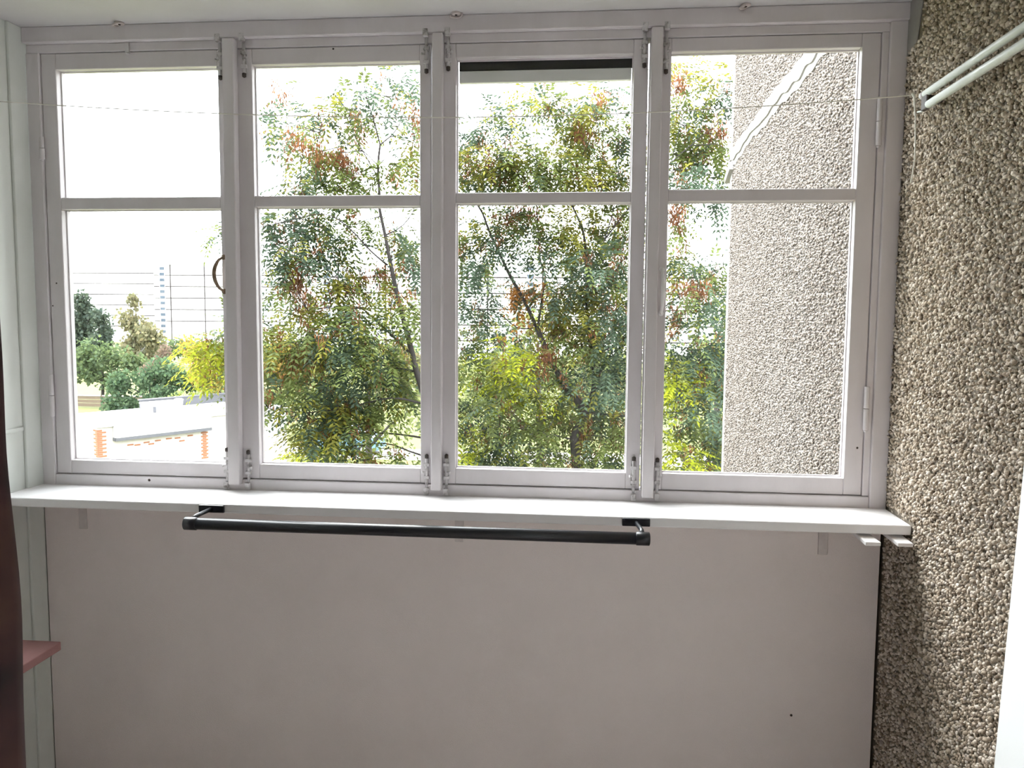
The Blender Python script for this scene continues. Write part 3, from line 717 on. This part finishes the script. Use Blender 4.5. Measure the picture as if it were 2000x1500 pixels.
TREE_B_TUFTS=[(-1.17,5.38,3.31,0.14,0.14,6,'g'),(-1.00,5.63,3.48,0.20,0.12,7,'g'),(-0.76,5.22,3.49,0.16,0.10,5,'g'),(-0.56,5.82,3.79,0.14,0.12,6,'y'),
 (-0.39,5.65,3.67,0.19,0.10,6,'m'),(-0.24,5.82,3.63,0.19,0.14,6,'g'),(-0.04,5.23,3.59,0.13,0.11,6,'y'),(0.04,5.76,3.67,0.09,0.15,6,'b'),
 (0.20,5.50,3.73,0.15,0.10,2,'g'),(-0.14,5.62,3.40,0.11,0.20,8,'y'),(-0.09,5.47,3.30,0.10,0.15,6,'b'),(0.22,5.75,3.49,0.15,0.19,7,'m'),
 (0.31,5.69,3.36,0.07,0.16,4,'g'),(-1.27,5.74,3.14,0.13,0.20,9,'b'),(-0.94,5.21,3.04,0.24,0.16,13,'y'),(-0.89,5.36,3.00,0.15,0.12,8,'b'),
 (-0.71,5.22,3.13,0.19,0.14,8,'m'),(-0.83,5.51,2.95,0.30,0.13,14,'m'),(-1.15,5.61,2.89,0.20,0.08,8,'g'),(-0.46,5.26,3.04,0.24,0.14,12,'m'),
 (-0.29,5.78,3.29,0.24,0.19,13,'y'),(-0.53,5.61,2.91,0.30,0.12,13,'m'),(-0.18,5.63,2.96,0.30,0.14,15,'y'),(0.13,5.72,3.12,0.25,0.20,13,'m'),
 (0.24,6.04,2.97,0.20,0.14,9,'b'),(0.02,5.71,2.87,0.21,0.08,7,'y'),(-1.47,5.24,3.11,0.07,0.30,6,'m'),(-1.45,5.29,3.59,0.07,0.20,3,'g'),
 (-1.23,5.81,2.44,0.20,0.19,11,'y'),(-1.28,5.46,2.24,0.09,0.14,5,'m'),(-0.96,5.87,2.55,0.15,0.16,8,'m'),(-0.78,5.64,2.55,0.20,0.14,10,'b'),
 (-0.52,5.51,2.45,0.23,0.19,12,'m'),(-0.60,5.85,2.55,0.16,0.13,6,'b'),(-0.90,5.32,2.29,0.19,0.14,9,'g'),(-1.07,5.42,2.14,0.24,0.13,8,'g'),
 (-0.51,5.43,2.19,0.19,0.14,8,'g'),(-0.23,5.54,2.45,0.14,0.19,9,'y'),(-0.02,6.01,2.56,0.26,0.19,13,'y'),(0.24,5.92,2.59,0.19,0.20,11,'m'),
 (0.25,5.93,2.34,0.18,0.20,9,'b'),(-0.17,5.75,2.27,0.25,0.15,12,'m'),(0.04,5.16,2.08,0.28,0.14,15,'g'),(0.29,5.42,2.04,0.13,0.19,9,'m'),
 (-1.25,5.63,1.86,0.14,0.19,6,'g'),(-1.04,6.00,1.86,0.19,0.14,4,'g'),(-0.31,5.50,1.85,0.23,0.14,11,'g'),(-0.12,5.67,1.86,0.15,0.15,8,'y'),
 (0.15,5.96,1.87,0.25,0.20,12,'y'),(0.18,5.47,1.96,0.15,0.15,6,'b'),(-1.13,5.86,1.59,0.20,0.19,10,'g'),(-0.73,5.72,1.77,0.10,0.16,6,'o'),
 (-0.58,5.65,1.81,0.10,0.10,3,'o'),(-0.31,5.75,1.65,0.24,0.20,13,'y'),(-0.00,5.61,1.60,0.29,0.20,16,'y'),(0.24,5.26,1.60,0.18,0.23,13,'g'),
 (-1.26,6.00,1.32,0.21,0.21,11,'m'),(-0.81,6.07,1.38,0.26,0.12,9,'g'),(-0.37,5.94,1.44,0.30,0.15,13,'b'),(0.00,5.49,1.35,0.29,0.19,17,'m'),
 (0.26,5.75,1.24,0.19,0.24,14,'g'),(-1.18,5.88,1.00,0.25,0.20,14,'m'),(-0.73,5.21,1.15,0.20,0.17,13,'Y'),(-0.97,5.90,0.88,0.24,0.14,11,'Y'),
 (-0.43,5.23,1.15,0.14,0.18,8,'b'),(-0.26,6.04,1.00,0.25,0.21,13,'g'),(0.11,5.38,1.00,0.28,0.23,19,'g'),(-1.26,6.06,0.60,0.25,0.21,15,'g'),
 (-0.85,5.37,0.74,0.23,0.18,14,'m'),(-0.56,5.66,0.82,0.24,0.15,11,'Y'),(-0.25,5.94,0.63,0.30,0.20,16,'m'),(0.18,6.09,0.62,0.31,0.21,17,'g'),
 (-1.23,5.82,0.30,0.21,0.20,12,'Y'),(-0.91,5.94,0.35,0.30,0.20,17,'g'),(-0.50,5.52,0.47,0.29,0.19,16,'m'),(-0.09,5.86,0.38,0.30,0.20,14,'b'),
 (0.27,5.52,0.38,0.18,0.23,14,'m'),(-1.14,6.03,0.05,0.22,0.13,10,'g'),(-0.73,5.88,0.09,0.27,0.13,13,'g'),(-0.29,5.51,0.16,0.25,0.12,11,'m'),
 (0.18,5.90,0.11,0.27,0.13,13,'g'),(-1.44,5.21,2.23,0.07,0.29,7,'m'),(-1.59,6.03,1.44,0.08,0.43,12,'m'),(-1.55,5.81,0.58,0.07,0.42,12,'g'),
 (0.47,5.46,2.55,0.12,0.40,13,'m'),(0.50,5.76,1.67,0.13,0.42,15,'g'),(0.53,5.90,0.61,0.13,0.48,16,'g'),(0.47,5.75,3.18,0.13,0.31,9,'y'),
 (0.88,5.99,4.08,0.14,0.12,6,'y'),(1.18,5.54,3.84,0.16,0.08,6,'y'),(0.82,5.45,3.76,0.07,0.14,5,'b'),(1.08,5.50,3.60,0.19,0.14,4,'g'),
 (1.21,5.42,3.65,0.08,0.11,4,'g'),(0.90,5.61,3.55,0.16,0.14,8,'y'),(0.88,5.87,3.39,0.17,0.20,10,'m'),(1.11,5.98,3.36,0.25,0.19,11,'m'),
 (1.14,5.75,3.36,0.16,0.16,6,'b'),(1.29,5.90,3.44,0.11,0.15,5,'b'),(0.97,6.07,3.13,0.21,0.21,12,'b'),(1.18,5.78,3.12,0.18,0.15,8,'m'),
 (0.87,5.23,2.81,0.19,0.10,9,'g'),(1.25,5.74,2.90,0.13,0.09,3,'g'),(0.79,5.17,2.51,0.11,0.18,8,'b'),(1.20,5.79,2.67,0.19,0.06,5,'g'),
 (0.85,6.10,2.25,0.10,0.21,7,'y'),(0.94,5.61,2.11,0.19,0.14,9,'g'),(1.25,6.04,2.03,0.18,0.15,8,'m'),(0.94,5.17,1.84,0.22,0.08,8,'b'),
 (1.32,6.07,1.82,0.13,0.20,8,'m'),(1.11,5.31,1.61,0.23,0.18,11,'g'),(0.88,5.95,1.55,0.12,0.20,7,'b'),(0.99,5.43,1.26,0.28,0.19,17,'g'),
 (1.25,5.52,1.21,0.13,0.23,12,'g'),(0.83,5.28,0.97,0.18,0.19,12,'Y'),(1.11,5.19,0.89,0.22,0.22,17,'g'),(1.01,5.86,0.51,0.24,0.24,16,'m'),
 (1.31,5.86,0.41,0.18,0.24,14,'g'),(0.89,5.27,0.23,0.18,0.13,12,'Y'),(1.26,5.74,0.12,0.19,0.14,12,'g'),(1.35,5.39,3.10,0.15,0.30,6,'m'),
 (1.56,6.00,1.68,0.16,0.54,12,'g'),(1.45,5.28,0.70,0.15,0.44,12,'m')]

big_tree('ash_tree', 'leaning ash tree with brown seed bunches behind the second sash', TREE_A_LIMBS, TREE_A_TUFTS, 5.2, (-1.16, 5.0, GZ))
big_tree('ash_tree', 'leafy ash tree with forked trunk behind the third sash and the rightmost sash', TREE_B_LIMBS, TREE_B_TUFTS, 5.9, (.35, 5.6, GZ))

def leafy(name, label, cat, blobs, tint, n, size, trunk=None, bark=None, group=None, birch=False, dense=1.0):
    """a more distant tree or bush: crown of leaf blades around its limbs"""
    b0 = blobs[0]
    cx_, cy_ = sum(b[0] for b in blobs) / len(blobs), sum(b[1] for b in blobs) / len(blobs)
    t = empty(name, (cx_, cy_, GZ)); tag(t, label, cat, group)
    V, T = [], []
    for (x, y, z, rx, rz) in blobs:
        k = int(n * dense * rx * rz)
        o = rt.normal(size=(k, 3)); o /= np.linalg.norm(o, axis=1, keepdims=True)
        o *= rt.uniform(.45, 1.12, (k, 1)) ** .6
        p = np.array((x, y, z)) + o * (rx, rx, rz)
        # clump the crown: pull leaves towards a few local centres
        cc = np.array((x, y, z)) + rt.normal(size=(14, 3)) * .62 * np.array((rx, rx, rz))
        j = rt.integers(0, 14, k)
        p = p * .55 + cc[j] * .45
        a = rt.normal(size=(k, 3)) + (np.array((0, 0, -1.4)) if birch else np.array((0, 0, -.2))); a /= np.linalg.norm(a, axis=1, keepdims=True)
        w = np.cross(a, rt.normal(size=(k, 3))); w /= np.linalg.norm(w, axis=1, keepdims=True)
        s = size * rt.uniform(.6, 1.3, (k, 1))
        q = np.stack([p, p + a * s * .5 + w * s * .38, p + a * s, p + a * s * .5 - w * s * .38], 1)
        V.append(q.reshape(-1, 3))
        col = np.array(tint[0])[None] + (np.array(tint[1]) - np.array(tint[0]))[None] * rt.random((k, 1))
        T.append(np.repeat(col, 4, 0))
    V = np.concatenate(V); T = np.concatenate(T)
    tag(np_mesh('foliage', V, quads(len(V) // 4), M_LEAF, t, T), kind='stuff')
    zt_ = max(b[2] for b in blobs)
    r = trunk or .12
    m = MB(); m.tube([(cx_, cy_, GZ), (cx_ + .1, cy_, (GZ + zt_) / 2), (cx_, cy_, zt_)], [r, r * .7, r * .2], 8)
    m.obj('trunk', bark or M_BARK, t)
    for (x, y, z, rx, rz) in blobs:
        zs = GZ + (z - GZ) * .72
        MB().tube([(cx_ + .05, cy_, zs), ((cx_ + x) / 2, (cy_ + y) / 2, (zs + z) / 2 + .1), (x, y, z)], [r * .4, r * .28, r * .12], 6).obj('limb', bark or M_BARK, t)
    return t

DK = ((0.030, 0.045, 0.034), (0.056, 0.071, 0.045)); GR = ((0.045, 0.071, 0.034), (0.098, 0.128, 0.049)); LG = ((.075, .095, .035), (.15, .165, .055)); BI = ((0.090, 0.094, 0.049), (0.165, 0.143, 0.075))
leafy('poplar_tree', 'tall dark tree at the far left behind the sashes, left of the birch', 'tree', [(-60.2, 88, 2.8, 1.3, 1.6), (-60.0, 88, .4, 1.7, 1.9), (-61.1, 88, -1.5, 1.9, 2.4), (-60.5, 88, -3.6, 2, 2)], DK, 330, .42, .2)
leafy('bushy_tree', 'dark bushy tree between the tall dark tree and the birch', 'tree', [(-55.5, 84, 1.0, 1.1, 1.3), (-55.3, 84, -1.3, 1.25, 2.2), (-56.3, 84, -3.1, 1.8, 1.8)], DK, 300, .42, .2)
leafy('birch_tree', 'yellowing birch with pale trunk in front of the apartment block', 'tree', [(-43.0, 70, 2.6, .75, .95), (-43.4, 70, .9, 1.3, 1.2), (-42.4, 70, -.3, 1.45, 1.4), (-40.6, 69, -.75, 1.3, 1.4), (-43.3, 70, -1.8, 1.4, 1.4), (-42, 70, -2.7, 1.6, 1.4)], BI, 260, .40, .16, M_BIRCH, birch=True)
leafy('linden_tree', 'rounded mid green tree beside the far fence', 'tree', [(-41.5, 60, -1.8, 1.2, 1.0), (-40.9, 60, -3.3, 1.4, 1.0), (-39.3, 60, -2.2, 1.6, 1.2), (-39.2, 60, -3.9, 1.2, 1.1), (-42.6, 60, -3.3, 1.0, 1.0), (-37.2, 60, -2.9, 1.4, 1.1)], GR, 420, .32, .15)
leafy('lilac_bush', 'dark green bush behind the white shed roof', 'bush', [(-28.6, 44, -2.8, .95, .95), (-28.0, 44, -4.3, 1.3, 1.0), (-28.9, 44, -4.0, .95, 1.0), (-27.1, 44.5, -2.5, 1.25, .95), (-25.7, 45, -2.2, 1.4, 1.1), (-25.9, 44, -3.4, 1.5, 1.0), (-24.6, 45, -2.7, 1.25, .95), (-27, 44, -4.9, 1.4, .9)], ((0.032, 0.061, 0.032), (0.072, 0.108, 0.050)), 800, .22, .1)
leafy('hedge_bush', 'light green low bush along the roof edge of the shed', 'bush', [(-23.9, 41, -3.65, .85, .45), (-22.7, 41, -3.35, 1.0, .55), (-21.4, 41, -3.25, 1.0, .6), (-20.4, 41, -3.15, .85, .6), (-19.2, 41, -3.25, .85, .65), (-17.8, 41, -3.25, .85, .65), (-22, 41, -4.4, 1.6, .8), (-19.2, 41, -4.4, 1.6, .8)], ((0.086, 0.122, 0.040), (0.173, 0.202, 0.065)), 900, .20, .07)
leafy('maple_tree', 'orange and yellow maple to the right of the birch', 'tree', [(-21.0, 38, -.3, .65, .65), (-20.2, 38, -.5, .9, .8), (-20.5, 38, -1.6, .8, .8), (-19.7, 38, -2.0, .7, 1.0), (-19.1, 38, -.8, .7, 1.0), (-17.6, 38, -.6, .9, 1.0), (-16.2, 38, -1.0, 1.0, 1.2)], ((0.187, 0.108, 0.025), (0.274, 0.216, 0.043)), 700, .20, .1)
leafy('thorn_bush', 'brownish bush at the foot of the birch', 'bush', [(-29.1, 50, -1.2, .55, .7), (-29.5, 50, -1.9, .7, .6), (-31, 52, -2.4, 1.1, .8)], ((0.101, 0.072, 0.058), (0.158, 0.115, 0.079)), 700, .20, .08)
# more trees that fill the view behind the two ash trees
leafy('lime_tree', 'pale green tree further back behind the second sash', 'tree', [(-8.2, 22, -.6, 1.5, 1.2), (-6.6, 22, .3, 1.5, 1.3), (-7.6, 22, -2.2, 1.8, 1.3), (-5.6, 22.5, -1.4, 1.6, 1.5)], LG, 210, .17, .14)
leafy('lime_tree', 'green tree further back behind the third sash', 'tree', [(-3.0, 18, .0, 1.4, 1.2), (-1.5, 18, .9, 1.5, 1.3), (-2.4, 18, -1.5, 1.8, 1.3), (-.6, 18.5, -.6, 1.6, 1.6), (.9, 18, .2, 1.4, 1.5)], LG, 210, .16, .14)
leafy('lime_tree', 'green tree further back behind the rightmost sash', 'tree', [(2.0, 16, .0, 1.3, 1.2), (3.2, 16, .9, 1.4, 1.3), (2.4, 16, -1.4, 1.8, 1.3), (3.9, 16.5, -.6, 1.6, 1.6)], LG, 210, .15, .14)

for k, (x_, lab) in enumerate(((-27, 'behind the birch side of the second sash'), (-17, 'behind the leaning ash'), (-7.5, 'behind the strip between second and third sash'), (1.5, 'behind the forked ash'), (10.5, 'behind the rightmost sash'))):
    leafy('hedgerow_tree', 'low distant hedge tree ' + lab, 'tree', [(x_ + dx, 72 + dy, -4.2 + dz, 1.9, 1.6) for dx, dy, dz in ((-2.1, 0, -.6), (0, 1, .2), (2.1, -.5, -.4), (-1.2, .4, 1.0 + .9 * (k % 2)), (.8, .2, 2.2 - 1.2 * (k % 2)))], (BI if k % 2 else LG), 150, .42, .14, group='distant hedge trees')

leafy('hedgerow_tree', 'low distant hedge tree beyond the far fence', 'tree', [(-62 + k * 4.6, 104 + (k % 3), -4.0 + .7 * (k % 2), 3.2, 2.0) for k in range(9)], GR, 110, .5, .14, group='distant hedge trees')
# ---- brick shed with a flat roof
def shed():
    ox, oy = -19.95, 28.19
    u = Vector((.545, .838, 0)); wv = Vector((-.838, .545, 0))
    def Pt(a, b, z): return Vector((ox, oy, 0)) + u * a + wv * b + Vector((0, 0, z))
    def B(m, a0, a1, b0, b1, z0, z1):
        return m.hexa([Pt(a0, b0, z0), Pt(a1, b0, z0), Pt(a1, b1, z0), Pt(a0, b1, z0), Pt(a0, b0, z1), Pt(a1, b0, z1), Pt(a1, b1, z1), Pt(a0, b1, z1)])
    t = empty('brick_shed', (ox, oy, GZ)); tag(t, 'low whitewashed brick shed with a flat roof and fascia', 'shed')
    w_ = B(MB(), 0, 9.15, 0, 4.4, GZ, -3.12).obj('wall', M_LIME, t)
    B(MB(), -.1, 9.2, -.1, 4.5, -3.12, -3.0).obj('roof', M_ROOF, t, .01)
    B(MB(), .62, 4.9, -.30, 0, -3.60, -3.02).obj('fascia', M_ROOF, t, .02)
    B(MB(), .60, 4.92, -.31, -.02, -3.72, -3.60).obj('shade_strip', M_SLATE, t)  # dark strip put in for the shade under the fascia
    for base, n in ((0, 18), (4.72, 16)):
        for k in range(n):
            z = -3.22 - k * .082 - (.5 if base else 0)
            l = .34 if k % 2 else .18
            B(MB(), base - (.008 if base == 0 else l / 2), base + (l if base == 0 else l / 2), -.02, .10, z - .065, z).obj('brick', M_BRICK, w_)
            if base == 0:
                B(MB(), -.02, .02, -.01, .52 - l, z - .065, z).obj('brick', M_BRICK, w_)
    for a, z in ((1.2, -3.95), (1.5, -3.99), (1.9, -3.93), (2.4, -3.91), (2.9, -3.88), (3.3, -3.9), (3.9, -3.86), (2.1, -4.02), (3.5, -4.05)):
        B(MB(), a, a + .26, -.015, .05, z - .06, z).obj('brick', M_BRICK, w_)
    # things on the roof
    q = empty('crate', Pt(3.6, 1.5, -3)); tag(q, 'white box lying on the shed roof', 'box')
    B(MB(), 3.3, 4.8, 2.2, 3.0, -3.0, -2.62).obj('body', M_ROOF, q, .03); B(MB(), 3.25, 4.85, 2.15, 3.05, -2.62, -2.55).obj('lid', M_ROOF, q, .02)
    B(MB(), 3.5, 3.62, 2.17, 2.2, -2.98, -2.72).obj('latch', M_SLATE, q)
    q = empty('roof_parapet', Pt(6, 5.5, -3)); tag(q, 'dark low parapet along the back of the shed roof', 'parapet')
    B(MB(), 3.9, 9.4, 4.1, 4.3, -3.0, -2.62).obj('panel', M_SLATE, q); B(MB(), 3.85, 9.45, 4.07, 4.33, -2.62, -2.55).obj('coping', M_SLATE, q, .01)
    q = empty('bucket', Pt(5.4, 3.4, -3)); tag(q, 'white round tub on the shed roof', 'tub')
    c = Pt(5.4, 3.4, -3.0)
    MB().lathe(c, (0, 0, 1), [(0, .16), (.36, .21), (.38, .23), (.40, .22)], 16).obj('body', M_ROOF, q)
    MB().lathe(c + Vector((0, 0, .4)), (0, 0, 1), [(0, .20), (.03, .18), (.05, .05)], 16).obj('lid', M_ROOF, q)
shed()

# ---- fence far left
def fence():
    t = empty('wooden_fence', (-40, 57.2, GZ)); tag(t, 'low brown plank fence at the far left beyond the shed', 'fence')
    for k in range(6):
        x = -45 + k * 2.15; y = 57.2 + k * .1
        MB().box(x - .07, x + .07, y - .07, y + .07, GZ, -4.98).obj('post', M_BOARD, t)
        if k < 5:
            for j in range(3):
                MB().box(x + .05, x + 2.10, y - .02, y + .03, GZ + .12 + j * .29, GZ + .38 + j * .29).obj('plank', M_BOARD, t)
            MB().box(x + .05, x + 2.10, y - .06, y + .06, -5.04, -4.98).obj('cap_rail', M_ROOF, t)
fence()

# ---- apartment blocks
def block(name, label, x0, x1, y, top, seed, cols):
    t = empty(name, ((x0 + x1) / 2, y, GZ)); tag(t, label, 'building', 'apartment blocks in the distance')
    H = 2.72
    wl_ = MB().box(x0, x1, y, y + 12, GZ, top).obj('wall', M_BLOCK, t)
    MB().box(x0 - .3, x1 + .3, y - .3, y + 12.3, top, top + .35).obj('roof', M_BLOCK, t)
    n = int((top - GZ) / H)
    for k in range(1, n):
        z = top - k * H + .3
        MB().box(x0, x1, y - .05, y, z - .11, z + .11).obj('panel_joint', M_JOINT, wl_)
    rb = random.Random(seed)
    x = x0 + 1.4; i = 0
    while x < x1 - 1.5:
        stair = i % cols == 0
        for k in range(n):
            z = top - k * H - .75
            if stair:
                for s in (0, 1):
                    fr = MB().box(x, x + 1.35, y - .06, y + .02, z - 1.0 - s * 1.36 + .45, z - .15 - s * 1.36 + .45).obj('window', M_BLOCK, t)
                    MB().box(x + .08, x + 1.27, y - .09, y - .03, z - .93 - s * 1.36 + .45, z - .22 - s * 1.36 + .45).obj('pane', M_WIN, fr)
            else:
                fr = MB().box(x, x + 1.5, y - .06, y + .02, z - 1.4, z).obj('window', M_BLOCK, t)
                MB().box(x + .1, x + 1.4, y - .09, y - .03, z - 1.3, z - .1).obj('pane', M_WINL, fr)
        if stair:
            MB().box(x + 2.55, x + 2.85, y - .04, y, GZ, top).obj('panel_joint', M_JOINT, wl_)
            MB().box(x + 11.0, x + 11.28, y - .04, y, GZ, top).obj('panel_joint', M_JOINT, wl_)
        x += 2.9 if not stair else 3.4; i += 1
block('apartment_block', 'pale panel apartment block with a blue stairwell window column behind the birch', -103.2, -44, 180, 13.0, 2, 7)
block('apartment_block', 'pale apartment block glimpsed between the ash trees', -48, 46, 135, 10.5, 9, 6)
block('apartment_block', 'pale far apartment block left of the birch, faint against the sky', -152, -108, 195, 14.2, 5, 40)

# ---- car parked on the drive
def car():
    t = empty('car', (-13.3, 40, GZ)); tag(t, 'light blue car parked behind the leaves of the second sash', 'car')
    x0, y0, y1 = -15.3, 39.1, 40.8
    MB().prism([(x0, -5.72), (x0, -5.15), (x0 + .9, -5.02), (x0 + 1.5, -4.58), (x0 + 2.9, -4.56), (x0 + 3.6, -5.0), (x0 + 4.1, -5.1), (x0 + 4.15, -5.7)], 'y', y0, y1).obj('body', M_CAR, t, .06, 3)
    MB().prism([(x0 + 1.08, -5.0), (x0 + 1.56, -4.65), (x0 + 2.10, -4.64), (x0 + 2.10, -5.0)], 'y', y0 - .012, y0 + .02).obj('side_window', M_CARG, t)
    MB().prism([(x0 + 2.18, -5.0), (x0 + 2.18, -4.64), (x0 + 2.84, -4.64), (x0 + 3.38, -5.0)], 'y', y0 - .012, y0 + .02).obj('side_window', M_CARG, t)
    for xx in (x0 + .75, x0 + 3.3):
        for yy, s in ((y0 - .02, 1), (y1 + .02, -1)):
            w_ = MB().lathe((xx, yy, -5.66), (0, s, 0), [(0, .24), (.02, .31), (.18, .31), (.2, .25)], 20).obj('wheel', M_RUBBER, t)
            MB().lathe((xx, yy - s * .005, -5.66), (0, s, 0), [(0, .10), (.01, .19), (.03, .2)], 16).obj('hubcap', M_ROD, w_)
car()
